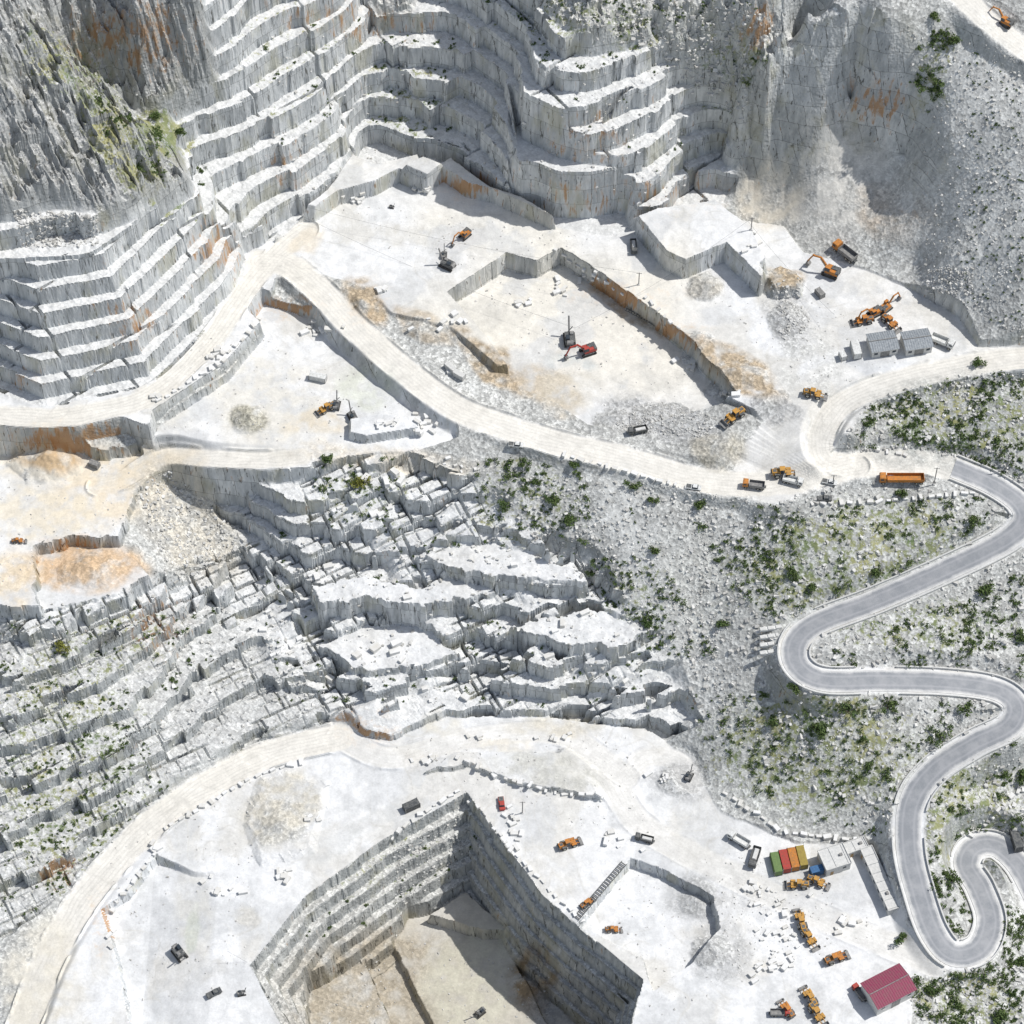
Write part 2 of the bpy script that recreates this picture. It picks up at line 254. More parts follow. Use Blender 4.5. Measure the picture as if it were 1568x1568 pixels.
# ---------- colours (albedo) in numpy
U,V=proj(X,Y,H)
def lerp(a,b,m): return a*(1-m[...,None])+np.array(b)*m[...,None]
n1=fbm(X/14,Y/14,5,1);n2=fbm(X/3,Y/3,4,6);n3=fbm(X/40,Y/40,3,9)
col=np.zeros(H.shape+(3,));col[:]=(.50,.50,.475)
col*= (.76+.48*n1)[...,None]
col=lerp(col,(.71,.71,.695),T1*.85);col=lerp(col,(.70,.70,.685),T2*(.9-.5*LL))
col=lerp(col,(.47,.465,.445),NC*.85);col=lerp(col,(.60,.59,.55),N3*.8);col=lerp(col,(.63,.63,.61),WL*.8)
col=lerp(col,(.725,.725,.715),FL)
col=lerp(col,(.73,.69,.60),FL*np.clip((n3-.42)*3,0,.8)*np.clip((800-V)/200,0.10,1))
col=lerp(col,(.60,.58,.53),FL*np.clip((n1-.52)*5,0,.65))
col=lerp(col,(.56,.565,.56),FL*np.clip((fbm(X/11+20,Y/11,4,12)-.52)*7,0,.6))
col=lerp(col,(.73,.695,.62),RD*.8)
wx=fbm(X/30,Y/30,3,3)*18;tr=np.clip(1-np.abs(fbm((X+wx)/26,(Y-wx)/26,2,7)%.06-.03)/.0045,0,1)
col=lerp(col,(.54,.52,.47),np.maximum(tr*FL*.5*np.clip((n1-.4)*6,0,1),TR_*.55))
rust=np.zeros_like(H);veg=np.zeros_like(H);rub=np.clip(1-FL,0,1)*(1-.7*T1)*(1-(.65-.3*LL)*T2)
def blob(u,v,ru,rv,rot=0,hard=3.):
    c,q=math.cos(math.radians(rot)),math.sin(math.radians(rot));du=U+wu-u;dv=V+wv-v
    d=np.sqrt(((du*c+dv*q)/ru)**2+((-du*q+dv*c)/rv)**2);return np.clip((1-d)*hard,0,1)
oran=(.60,.41,.23);tan=(.42,.33,.22);gry=(.42,.42,.41);grw=(.50,.47,.41);crm=(.70,.64,.53)
BL=[(70,700,130,50,5,crm,.8,0),(75,698,62,30,5,(.52,.38,.23),.95,.2),(180,750,150,60,-20,(.70,.61,.47),.9,0),(60,790,130,50,0,(.70,.63,.5),.8,0),(120,870,120,45,0,oran,.8,.5),(20,880,50,50,0,(.68,.57,.41),.8,.3),(290,800,75,120,-35,(.57,.53,.45),.9,1),
(420,620,120,90,20,(.66,.62,.53),.6,.0),(380,640,34,26,0,(.40,.38,.31),.95,1),(560,590,60,40,0,(.60,.61,.52),.75,0),(480,650,60,20,0,(.64,.56,.43),.7,.1),(600,700,170,25,5,(.65,.59,.49),.8,.5),(470,370,40,20,-30,(.65,.58,.47),.7,0),
(560,460,60,26,55,tan,.9,.8),(650,500,60,22,25,tan,.6,.6),(750,550,85,24,45,tan,.9,.9),(840,600,60,38,30,(.52,.44,.33),.85,.4),(870,600,60,40,0,(.58,.54,.45),.5,.2),(870,555,40,18,0,(.55,.57,.55),.8,0),
(1130,565,100,30,30,tan,.9,.9),(960,475,90,14,33,tan,.8,.6),(1080,440,35,25,0,grw,.9,.9),(1010,640,110,38,12,gry,.9,1),(1100,690,48,34,20,(.45,.42,.35),.9,.9),(1210,490,38,65,-20,gry,.85,1),(1185,625,50,30,20,gry,.8,.9),(1200,430,40,25,0,tan,.9,.9),(1450,430,60,30,20,gry,.8,1),(1240,560,60,60,0,(.57,.57,.54),.6,.8),(1270,260,130,120,0,(.63,.61,.56),.9,.2),(1180,290,70,70,0,crm,.8,.1),(1375,330,80,50,30,(.48,.41,.33),.8,.9),(1480,250,150,250,0,(.63,.63,.60),.9,.6),
(430,1240,75,60,-30,(.55,.51,.42),.8,.5),(840,1180,100,30,10,(.52,.51,.46),.8,.3),(850,1110,80,20,3,(.61,.57,.48),.8,.3),(770,1140,60,16,3,(.67,.61,.5),.5,0),(1060,1375,55,45,30,gry,.7,.6),(1100,1460,50,55,0,gry,.7,.8),(1140,1380,60,35,0,(.56,.55,.52),.5,.5),(1040,1195,60,35,0,gry,.6,.9),(680,1110,40,25,0,(.61,.58,.5),.7,.2),
(60,1500,70,110,10,(.64,.60,.51),.8,.1),(290,1425,16,40,10,(.50,.55,.47),.95,0),(295,1400,40,70,0,(.62,.60,.54),.6,.1),(380,1405,24,22,0,(.55,.53,.48),.8,.3),(510,1290,60,20,-30,(.58,.58,.56),.7,0),(580,1250,60,14,-30,(.58,.58,.56),.7,0),(1280,1370,90,50,0,(.60,.60,.59),.7,0),(300,1520,70,60,0,(.62,.62,.61),.6,0),(1480,650,190,90,0,(.36,.37,.35),.85,1),(1300,860,260,110,-15,(.42,.43,.40),.7,1),(1250,1150,190,130,0,(.43,.44,.40),.7,1),(1000,880,60,190,-15,(.62,.62,.59),.7,.5),(950,790,40,90,-10,(.63,.63,.60),.8,.5),(1060,900,60,120,-10,(.55,.55,.51),.7,.9)]
col=lerp(col,(.50,.46,.38),PITM*np.clip(FL,0,1)*.8*np.clip(.4+n1,0,1))
for u,v,ru,rv,ro,cc,stn,rb in BL+[(600,1530,190,130,0,(.40,.35,.27),.9,.6),(730,1500,90,110,25,(.57,.55,.45),.8,0),(820,1500,45,60,0,(.32,.23,.13),.9,.6),(880,1540,80,50,0,(.38,.38,.37),.8,.8)]:
    m=blob(u,v,ru,rv,ro)*stn*np.clip(.55+(n2-.4)*2.2,.2,1);col=lerp(col,cc,m);rub=rub*(1-m)+rb*m
for u,v,ru,rv,s_ in [(720,285,60,30,1),(440,470,70,30,1),(950,450,120,30,1),(1040,510,70,40,.8),(560,1115,60,35,1),(150,1420,25,70,1),(1160,45,40,60,.8),(1390,335,60,30,.7),(110,670,130,35,.9),(120,860,90,40,.7),(330,380,60,60,.6),(540,30,200,50,.4),(200,60,140,80,.6),(560,470,60,60,.6),(240,960,60,60,.6),(1000,300,300,60,.35),(40,590,40,30,.7),(90,1340,30,40,.9),(1340,160,60,50,.6),(210,490,60,60,.5),(450,250,60,60,.4),(900,220,100,60,.4)]:
    rust=np.maximum(rust,blob(u,v,ru,rv,0,1.5)*s_)
for u,v,ru,rv,ro,s_ in [(190,230,200,50,48,1),(250,205,80,45,30,1),(120,130,160,60,48,.8),(620,140,90,110,0,.6),(1120,110,80,100,-30,1),(900,40,260,60,10,.6),(430,90,140,160,0,.35),(100,1180,170,260,0,.6),(150,1000,200,80,-20,.55),(800,770,140,90,0,.5),(560,760,130,60,0,.5),(1300,850,260,110,-15,.7),(1480,640,200,90,0,.7),(1250,1150,220,140,0,.7),(1480,1250,110,150,0,.7),(1420,960,200,60,0,.6),(1480,1530,120,70,0,.7),(1430,110,50,90,10,.6),(980,920,60,90,0,.5),(1450,430,200,200,0,.12),(600,1320,130,80,-30,.4)]:
    veg=np.maximum(veg,blob(u,v,ru,rv,ro,2)*s_)
veg*=(1-FL)
col*=(.93+.14*n2)[...,None];col=np.clip(col,0.02,.77)
# ---------- mesh creation
def mkmesh(name,verts,faces,k=4,smooth=False):
    me=bpy.data.meshes.new(name);verts=np.asarray(verts,np.float32);faces=np.asarray(faces,np.int32)
    me.vertices.add(len(verts));me.vertices.foreach_set('co',verts.ravel())
    me.loops.add(faces.size);me.loops.foreach_set('vertex_index',faces.ravel())
    me.polygons.add(len(faces));me.polygons.foreach_set('loop_start',np.arange(0,faces.size,k,dtype=np.int32))
    me.update(calc_edges=True)
    if not smooth: me.polygons.foreach_set('use_smooth',np.zeros(len(faces),bool))
    return me
def link(name,me,mat=None):
    o=bpy.data.objects.new(name,me);sc.collection.objects.link(o)
    if mat: me.materials.append(mat)
    return o
nx,ny=X.shape;idx=np.arange(nx*ny).reshape(nx,ny)
F=np.stack([idx[:-1,:-1],idx[1:,:-1],idx[1:,1:],idx[:-1,1:]],-1).reshape(-1,4)
tm=mkmesh('quarry_terrain',np.stack([X,Y,H],-1).reshape(-1,3),F)
ca=tm.attributes.new('col','FLOAT_COLOR','POINT');ca.data.foreach_set('color',np.concatenate([col,np.ones(H.shape+(1,))],-1).astype(np.float32).ravel())
ca=tm.attributes.new('msk','FLOAT_COLOR','POINT');ca.data.foreach_set('color',np.stack([rust,veg,rub,FL],-1).astype(np.float32).ravel())
# ---------- material helpers
class NT:
    def __init__(s,name):
        s.m=bpy.data.materials.new(name);s.m.use_nodes=True;s.t=s.m.node_tree;s.b=s.t.nodes['Principled BSDF']
    def n(s,ty,**k):
        o=s.t.nodes.new(ty)
        for a,b in k.items(): setattr(o,a,b)
        return o
    def l(s,a,b): s.t.links.new(a,b)
    def put(s,sock,v):
        if isinstance(v,bpy.types.NodeSocket): s.l(v,sock)
        else: sock.default_value=v
    def math(s,op,a,b=0.,cl=False):
        o=s.n('ShaderNodeMath',operation=op,use_clamp=cl);s.put(o.inputs[0],a);s.put(o.inputs[1],b)
        return o.outputs[0]
    def rng(s,v,a,b,c=0.,d=1.):
        o=s.n('ShaderNodeMapRange');s.put(o.inputs[0],v);o.inputs[1].default_value=a;o.inputs[2].default_value=b;o.inputs[3].default_value=c;o.inputs[4].default_value=d;return o.outputs[0]
    def mix(s,f,a,b,bl='MIX'):
        o=s.n('ShaderNodeMix',data_type='RGBA',blend_type=bl);s.put(o.inputs[0],f)
        for i,v in((6,a),(7,b)):
            if isinstance(v,tuple): v=v+(1,) if len(v)==3 else v
            s.put(o.inputs[i],v)
        return o.outputs[2]
    def noise(s,vec,sc_,det=4,ro=.55):
        o=s.n('ShaderNodeTexNoise');s.l(vec,o.inputs['Vector']);o.inputs['Scale'].default_value=sc_;o.inputs['Detail'].default_value=det;o.inputs['Roughness'].default_value=ro;return o.outputs[0]
    def scl(s,vec,v):
        o=s.n('ShaderNodeVectorMath',operation='MULTIPLY');s.l(vec,o.inputs[0]);o.inputs[1].default_value=v;return o.outputs[0]
t=NT('marble_quarry_ground');g=t.n('ShaderNodeNewGeometry');pos=g.outputs['Position']
ac=t.n('ShaderNodeAttribute',attribute_name='col');am=t.n('ShaderNodeAttribute',attribute_name='msk')
sep=t.n('ShaderNodeSeparateColor');t.l(am.outputs['Color'],sep.inputs[0]);rs,vg,rb=sep.outputs
sn=t.n('ShaderNodeSeparateXYZ');t.l(g.outputs['True Normal'],sn.inputs[0])
steep=t.rng(sn.outputs[2],.60,.36)
N1=t.noise(pos,.35,6,.65);N2=t.noise(pos,1.6,4,.6)
flat=t.mix(1.,ac.outputs['Color'],t.mix(1.,t.rng(N1,.25,.75,.82,1.1),t.rng(N2,.2,.8,.88,1.08),'MULTIPLY'),'MULTIPLY')
vo=t.n('ShaderNodeTexVoronoi');t.l(pos,vo.inputs['Vector']);vo.inputs['Scale'].default_value=1.0
sv=t.n('ShaderNodeSeparateColor');t.l(vo.outputs['Color'],sv.inputs[0])
vo2=t.n('ShaderNodeTexVoronoi');t.l(pos,vo2.inputs['Vector']);vo2.inputs['Scale'].default_value=2.3
sv2=t.n('ShaderNodeSeparateColor');t.l(vo2.outputs['Color'],sv2.inputs[0])
rv=t.math('MULTIPLY',t.rng(sv.outputs[0],0,1,.62,1.3),t.rng(sv2.outputs[0],0,1,.7,1.25))
flat=t.mix(t.math('MULTIPLY',rb,.85),flat,t.mix(1.,flat,rv,'MULTIPLY'))
# cut faces
sx=t.n('ShaderNodeSeparateXYZ');t.l(pos,sx.inputs[0])
sp=t.scl(pos,(.55,.55,.10));s1=t.noise(sp,1.,6,.65);s2=t.noise(t.scl(pos,(.12,.12,.05)),1.,4,.6);s3=t.noise(t.scl(pos,(1.1,1.1,.17)),1.,4,.6)
face=t.mix(t.rng(s1,.35,.62),(.48,.495,.505),(.76,.77,.775))
wob=t.math('MULTIPLY',N1,1.)
sc_s=t.math('ADD',t.math('ADD',t.math('MULTIPLY',sx.outputs[0],.85),t.math('MULTIPLY',sx.outputs[1],.5)),wob)
cv=t.n('ShaderNodeCombineXYZ');t.l(sc_s,cv.inputs[0]);t.l(t.math('ADD',sx.outputs[2],t.math('MULTIPLY',N1,.5)),cv.inputs[1])
br=t.n('ShaderNodeTexBrick');t.l(cv.outputs[0],br.inputs['Vector'])
br.inputs['Scale'].default_value=1.
br.inputs['Color1'].default_value=(1,1,1,1);br.inputs['Color2'].default_value=(.70,.71,.72,1);br.inputs['Mortar'].default_value=(.30,.30,.29,1);br.inputs['Mortar Size'].default_value=.08;br.inputs['Mortar Smooth'].default_value=.3;br.inputs['Brick Width'].default_value=4.2;br.inputs['Row Height'].default_value=6.9
face=t.mix(.9,face,br.outputs['Color'],'MULTIPLY')
face=t.mix(t.math('MULTIPLY',t.rng(s3,.60,.67),.8),face,(.09,.09,.08))
face=t.mix(t.math('MULTIPLY',t.rng(s2,.53,.65),.45),face,(.44,.42,.30))
rr=t.math('MULTIPLY',t.rng(t.math('ADD',s1,t.math('MULTIPLY',rs,.30)),.63,.75),.85)
face=t.mix(rr,face,(.44,.25,.12))
face=t.mix(1.,face,t.mix(1.,ac.outputs['Color'],(1.4,1.4,1.4),'MULTIPLY'),'MULTIPLY')
colr=t.mix(steep,flat,face)
vgn=t.noise(pos,.5,6,.7)
vgt=t.rng(t.math('ADD',vgn,t.math('MULTIPLY',vg,.28)),.66,.76)
vgt=t.math('MULTIPLY',t.math('MULTIPLY',vgt,t.rng(vg,0.02,.3)),t.rng(sn.outputs[2],.22,.5))
vcol=t.mix(t.rng(t.noise(pos,.08,3),.35,.65),(.10,.15,.045),(.31,.30,.12))
colr=t.mix(t.math('MULTIPLY',vgt,.85),colr,vcol)
rf=t.math('MULTIPLY',t.math('MULTIPLY',rs,t.rng(N1,.5,.65)),.4)
colr=t.mix(rf,colr,(.48,.31,.16))
t.l(colr,t.b.inputs['Base Color']);t.b.inputs['Roughness'].default_value=.92;t.b.inputs['Specular IOR Level'].default_value=.12
bu=t.n('ShaderNodeBump');bu.inputs['Strength'].default_value=.5;bu.inputs['Distance'].default_value=.5
t.l(t.math('ADD',t.math('MULTIPLY',t.math('MULTIPLY',vo.outputs[0],rb),.8),t.math('ADD',t.math('MULTIPLY',N2,.2),t.math('MULTIPLY',s3,t.math('MULTIPLY',steep,.6)))),bu.inputs['Height']);t.l(bu.outputs[0],t.b.inputs['Normal'])
link('quarry_terrain',tm,t.m)
def simple(name,c1,c2=None,rough=.6,sc_=1.5,metal=0.,spec=.3,isl=False):
    t=NT(name);g=t.n('ShaderNodeNewGeometry');c2=c2 or tuple(x*.7 for x in c1)
    nn=t.noise(g.outputs['Position'],sc_,5,.6);f=t.rng(nn,.35,.65)
    if isl: f=t.math('ADD',t.math('MULTIPLY',f,.4),t.math('MULTIPLY',g.outputs['Random Per Island'],.6))
    t.l(t.mix(f,c1,c2),t.b.inputs['Base Color']);t.b.inputs['Roughness'].default_value=rough;t.b.inputs['Metallic'].default_value=metal;t.b.inputs['Specular IOR Level'].default_value=spec
    return t.m
M={k:simple(k,*v) for k,v in dict(
 orange_paint=((.58,.21,.03),(.32,.16,.06),.6),yellow_paint=((.56,.28,.04),(.34,.21,.08),.6),red_paint=((.45,.05,.04),(.28,.07,.05),.6),
 rubber=((.03,.03,.03),(.08,.075,.07),.9),glass_dark=((.03,.04,.05),(.05,.06,.07),.15),steel=((.16,.16,.16),(.3,.29,.27),.6),
 white_paint=((.72,.72,.70),(.5,.5,.47),.5),green_paint=((.16,.24,.08),(.12,.18,.07),.6),blue_paint=((.06,.17,.33),(.05,.12,.25),.6),
 dark_paint=((.06,.065,.07),(.16,.16,.15),.6),olive_paint=((.35,.27,.06),(.28,.2,.05),.6),roof_grey=((.20,.22,.24),(.33,.35,.36),.6),
 roof_magenta=((.28,.05,.10),(.24,.09,.11),.7),concrete=((.50,.50,.48),(.62,.61,.58),.9),wood=((.3,.2,.1),(.4,.28,.15),.8),tyre_dust=((.4,.38,.33),(.5,.48,.42),.9)).items()}
mb=simple('marble_block_stone',(.76,.76,.75),(.56,.54,.49),.8,.6,isl=True);mr=simple('rubble_stone',(.71,.70,.67),(.34,.33,.30),.9,1.,isl=True)
leaf=simple('shrub_foliage',(.045,.09,.024),(.13,.17,.055),.8,.25,isl=True);leafy=simple('yellow_foliage',(.16,.17,.03),(.26,.26,.06),.8,.3,isl=True);bark=simple('bark',(.12,.09,.06),(.2,.16,.12),.9)
line=simple('road_line_paint',(.62,.62,.61),(.45,.45,.45),.7);cabm=simple('cable_steel',(.12,.12,.12),(.2,.2,.2),.6)
# ---------- ray hit on terrain
def hz(x,y): return gsamp(H,xs,ys,x,y)
ZS=np.arange(145,-105,-.6)
def hits(u,v):
    u=np.asarray(u,float);v=np.asarray(v,float);out=np.zeros((len(u),3))
    for k in range(0,len(u),1500):
        x,y=unp(u[k:k+1500,None],v[k:k+1500,None],ZS[None]);h=hz(x,y);b=(h>=ZS[None]);i=np.argmax(b,1);i=np.maximum(i,1);r=np.arange(len(i))
        g1=ZS[i]-h[r,i];g0=ZS[i-1]-h[r,i-1];f=np.clip(g0/(g0-g1+1e-9),0,1)
        X_=x[r,i-1]*(1-f)+x[r,i]*f;Y_=y[r,i-1]*(1-f)+y[r,i]*f
        out[k:k+1500]=np.stack([X_,Y_,hz(X_,Y_)],-1)
    return out
def hit(u,v): return hits([u],[v])[0]
def flatness(p,r=1.2):
    z=np.stack([hz(p[:,0]+a,p[:,1]+b) for a,b in((r,0),(-r,0),(0,r),(0,-r))]);return z.max(0)-z.min(0)
def inpoly(poly,n_):
    a=np.array(poly,float)
    lo,hi=a.min(0),a.max(0);q=R.rand(n_*6,2)*(hi-lo)+lo
    return q[sdpoly(q[:,0],q[:,1],poly)<0][:n_]
# ---------- foliage
def leafmesh(C,rad,K,ls):
    n_=len(C);lobes=R.randn(n_,6,3)*.42;lobes[...,2]=np.abs(lobes[...,2])*.8
    pick=R.randint(0,6,(n_,K));d=R.randn(n_,K,3);d/=np.linalg.norm(d,axis=-1,keepdims=True);d*=R.rand(n_,K,1)**.5*.55
    c=np.take_along_axis(lobes,pick[...,None],1)+d;c[...,2]=np.abs(c[...,2])*.85+.05
    c=c*rad[:,None,None]+C[:,None,:]
    c=c.reshape(-1,3);sz=(ls*np.repeat(rad,K)**.5*(.6+.8*R.rand(len(c))))[:,None]
    a=R.randn(len(c),3);a/=np.linalg.norm(a,axis=1,keepdims=True);b=np.cross(a,R.randn(len(c),3));b/=np.linalg.norm(b,axis=1,keepdims=True)
    v=np.stack([c-a*sz,c-b*sz*.6,c+a*sz,c+b*sz*.6],1).reshape(-1,3)
    return v,np.arange(len(v)).reshape(-1,4)
SP=[([(1300,640),(1350,600),(1568,560),(1568,740),(1440,690),(1300,685)],480,.5,1.7),([(1120,775),(1500,760),(1525,790),(1440,850),(1220,935),(1150,950),(1060,800)],500,.4,1.8),([(1262,1000),(1568,870),(1568,1040),(1500,1020),(1270,1028)],300,.5,1.8),([(1180,1060),(1520,1075),(1420,1150),(1370,1240),(1350,1285),(1120,1200),(1040,1060)],430,.4,1.8),([(1440,1200),(1568,1130),(1568,1280),(1470,1280),(1420,1330)],260,.5,1.8),([(1400,1490),(1568,1470),(1568,1568),(1390,1568)],240,.6,1.9),([(1415,1340),(1470,1320),(1490,1420),(1450,1440)],90,.6,1.7),([(1530,1360),(1568,1400),(1568,1480),(1530,1470)],60,.8,1.8),
([(700,700),(900,710),(900,850),(740,790)],150,.5,1.7),([(880,850),(1000,850),(1110,1000),(1010,1010),(930,960)],180,.5,1.7),([(1400,30),(1480,60),(1440,150),(1400,200),(1380,160)],220,.7,2.),([(200,165),(300,220),(310,265),(190,180)],260,.6,1.5),
([(0,1150),(200,1100),(260,1200),(60,1400),(0,1400)],460,.35,1.),([(0,940),(330,920),(330,1060),(0,1120)],300,.4,1.1),([(570,50),(700,60),(700,200),(570,200)],240,.4,1.1),([(1060,80),(1180,90),(1140,210),(1090,200)],260,.4,1.1),([(1480,60),(1568,100),(1568,500),(1450,480)],200,.3,.7),([(380,780),(980,780),(1040,1080),(420,1080)],560,.4,1.1),([(480,690),(640,700),(600,800),(480,790)],90,.6,1.3),([(420,1460),(700,1230),(740,1300),(600,1400)],170,.4,1.),([(700,0),(1200,0),(1100,110),(900,120),(700,60)],450,.4,1.1),([(110,150),(180,140),(330,300),(250,300)],300,.35,1.),([(400,20),(560,20),(560,120),(420,260)],150,.4,1.),([(840,150),(1080,130),(1080,300),(960,280)],120,.4,.9)]
Cs=[];Rs=[]
for poly_,cnt,r0,r1 in SP:
    p=inpoly(poly_,cnt);cl=fbm(p[:,0]/30,p[:,1]/30,3,4);p=p[cl>.44]
    if len(p)==0: continue
    h=hits(p[:,0],p[:,1]);fl=gsamp(FL,xs,ys,h[:,0],h[:,1]);k=(fl<.3)&(flatness(h)<4.5);h=h[k]
    Cs.append(h);Rs.append(r0+(r1-r0)*R.rand(len(h))**2.2)
Cs=np.concatenate(Cs);Rs=np.concatenate(Rs)
v,f=leafmesh(Cs,Rs,70,.23);link('hillside_shrubs',mkmesh('hillside_shrubs',v,f),leaf)
def tree(name,u,v_,r,mat,hgt=1.):
    p=hit(u,v_);K=420
    vv,ff=leafmesh(np.array([[0,0,hgt]]),np.array([r]),K,.2)
    tv=[];tf=[]
    def limb(a,b,r0,r1):
        a=np.array(a,float);b=np.array(b,float);d=b-a;d/=np.linalg.norm(d);s_=np.cross(d,[.3,.9,.2]);s_/=np.linalg.norm(s_);w=np.cross(d,s_);o=len(tv)
        for e,rr_ in((a,r0),(b,r1)):
            for k in range(6): tv.append(e+rr_*(math.cos(k*1.047)*s_+math.sin(k*1.047)*w))
        for k in range(6): tf.append((o+k,o+(k+1)%6,o+6+(k+1)%6,o+6+k))
    limb((0,0,-.5),(0,0,hgt+.4*r),.16*r**.5,.09)
    for k in range(5):
        an=k*1.26+random.random();limb((0,0,hgt*.6),(math.cos(an)*r*.6,math.sin(an)*r*.6,hgt+r*.4),.07,.02)
    nv=len(vv);vv=np.concatenate([vv,np.array(tv)]);ff=np.concatenate([ff,np.array(tf)+nv])
    me=mkmesh(name,vv,ff);o=link(name,me,mat);me.materials.append(bark)
    mi=np.zeros(len(ff),np.int32);mi[-len(tf):]=1;me.polygons.foreach_set('material_index',mi);o.location=p;o.rotation_euler[2]=random.random()*6;return o
for u,v_,r in [(555,742,2.9),(498,708,2.0),(92,1000,2.4)]: tree('broadleaf_tree',u,v_,r,leafy if u!=498 else leaf,1.2)
for u,v_,r in [(1440,1130,3.2),(1255,1120,2.8),(1300,1090,2.4),(1510,905,3.2),(1360,1085,2.4),(870,805,3.),(990,960,2.),(970,748,2.),(1000,770,1.7),(1000,848,2),(775,780,2.4),(848,770,2),(1070,775,2.2),(1345,878,2.4),(1210,880,2.3),(1460,65,3.),(1430,30,2.),(1410,140,2.6),(1500,560,2.4),(1490,800,2.4),(1380,1440,2.),(1560,1195,3.),(1460,1350,2.4),(1430,1520,2.6),(1530,1560,2.8),(1560,980,2.6),(1330,650,2.4),(1380,760,2.),(1240,900,2.),(1480,1085,2.4),(905,880,1.8),(1105,960,2.),(800,715,1.8),(880,715,1.9),(1180,1110,2.2),(1220,1060,2.2),(245,180,2.2),(275,205,2.)]:
    tree('wild_shrub_tree',u+random.uniform(-3,3),v_,r,leaf,.7)
# ---------- rubble
def rocks(name,h,size,mat,boxy=.12,asp=(1,.75,.6),sink=.25,yaw_only=False,ang=None):
    n_=len(h);b=np.array([(x,y,z) for z in(-1,1) for y in(-1,1) for x in(-1,1)],float)*.5
    v=b[None]*(1+0*size[:,None,None])+R.randn(n_,8,3)*boxy;v=v*(size[:,None,None]*np.array(asp)*(1+.5*(R.rand(n_,1,3)-.5)))
    an=R.rand(n_)*6.28 if ang is None else ang+R.randn(n_)*.25+(R.rand(n_)<.3)*1.57
    c,s_=np.cos(an),np.sin(an)
    if not yaw_only:
        ti=R.randn(n_)*.5;ct,st=np.cos(ti)[:,None],np.sin(ti)[:,None];y=v[...,1]*ct-v[...,2]*st;z=v[...,1]*st+v[...,2]*ct;v=np.stack([v[...,0],y,z],-1)
    x=v[...,0]*c[:,None]-v[...,1]*s_[:,None];y=v[...,0]*s_[:,None]+v[...,1]*c[:,None]
    v=np.stack([x,y,v[...,2]+(size*asp[2]*(.5-sink))[:,None]],-1)+h[:,None,:]
    fb=np.array([(0,2,3,1),(4,5,7,6),(0,1,5,4),(2,6,7,3),(0,4,6,2),(1,3,7,5)])
    f=(fb[None]+8*np.arange(n_)[:,None,None]).reshape(-1,4);return link(name,mkmesh(name,v.reshape(-1,3),f),mat)
def scatter(polys):
    H_=[];S_=[]
    for poly_,cnt,a,b in polys:
        p=inpoly(poly_,cnt);h=hits(p[:,0],p[:,1]);H_.append(h);S_.append(a+(b-a)*R.rand(len(h))**3.5)
    return np.concatenate(H_),np.concatenate(S_)
h,s_=scatter([([(1060,760),(1568,720),(1568,1300),(1360,1280),(1050,1100)],3500,.3,1.4),([(1300,600),(1568,560),(1568,740),(1290,690)],1000,.3,1.3),([(1390,40),(1568,80),(1568,520),(1420,440)],1500,.2,.9),([(700,710),(1100,750),(1100,1060),(900,900)],1500,.25,1.),([(20,320),(150,330),(150,378),(30,378)],500,.4,1.3),([(210,740),(260,720),(390,840),(260,900)],700,.3,1.2),([(0,940),(400,860),(500,1080),(0,1400)],900,.3,1.1),([(1390,1490),(1568,1470),(1568,1568),(1390,1568)],300,.4,1.4),([(960,600),(1100,640),(1080,670),(940,660)],500,.3,.8),([(1180,430),(1240,450),(1260,560),(1200,540)],450,.3,1.),([(1420,410),(1490,410),(1490,450),(1420,450)],250,.4,1.1),([(800,0),(1150,0),(1150,200),(1000,80)],700,.4,1.4),([(400,40),(1080,40),(1080,300),(400,300)],900,.3,1.),([(600,1300),(720,1240),(740,1300),(600,1400)],300,.3,1.),([(380,780),(980,780),(1040,1080),(420,1080)],1000,.3,1.1)])
k=gsamp(FL,xs,ys,h[:,0],h[:,1])<.9;rocks('scree_rubble',h[k],s_[k],mr)
h,s_=scatter([([(1270,1400),(1100,1340),(1060,1480),(1150,1500)],200,.2,.6),([(300,480),(640,600),(560,690),(240,660)],220,.15,.6),([(700,440),(860,400),(1100,600),(900,640)],220,.15,.6),([(480,300),(900,360),(960,430),(600,400)],220,.15,.5),([(1000,420),(1200,400),(1400,560),(1250,600)],250,.15,.6),([(160,1300),(400,1190),(380,1500),(190,1560)],300,.15,.6),([(560,1130),(960,1120),(1000,1300),(740,1230)],300,.15,.6),([(900,1320),(1200,1300),(1380,1420),(1000,1560)],350,.15,.6),([(480,1568),(600,1430),(860,1480),(900,1568)],250,.2,.7),([(0,700),(220,700),(180,830),(0,900)],200,.15,.6)])
rocks('yard_rubble',h,s_,mr)
h,s_=scatter([([(380,780),(900,760),(1030,1060),(420,1090)],260,.9,3.),([(480,700),(700,700),(760,780),(480,800)],110,.8,2.8),([(200,930),(450,860),(500,1060),(260,1060)],60,.8,2.4)])
k=flatness(h)<1.6;rocks('broken_marble_blocks',h[k],s_[k],mb,.035,(1.2,.7,.7),.15,True,ang=.5)
CLU=[(545,305,10,25,8),(580,440,6,15,6),(690,570,3,8,5),(500,505,12,28,10),(680,495,9,30,12),(800,465,7,14,6),(850,440,7,20,12),(1150,370,5,10,8),(1120,605,5,14,6),(1180,1390,18,45,30),(1200,1440,16,40,30),(1170,1480,14,30,20),(480,1255,4,12,6),(340,1365,10,30,20),(660,1165,7,18,10),(790,1275,8,10,22),(240,1300,4,8,14),(1020,1190,7,20,12),(660,650,11,26,14),(600,650,8,20,8),(240,610,5,14,6),(330,545,8,12,10),(730,1130,4,20,5),(1290,1415,8,40,15),(170,1440,6,6,30),(430,1340,6,18,10),(940,1290,7,30,12),(780,1250,5,6,14),(1160,1360,6,20,8),(850,1130,5,30,5),(650,290,8,20,5),(900,420,5,20,8),(1060,560,5,20,8)]
uu=[];vv=[]
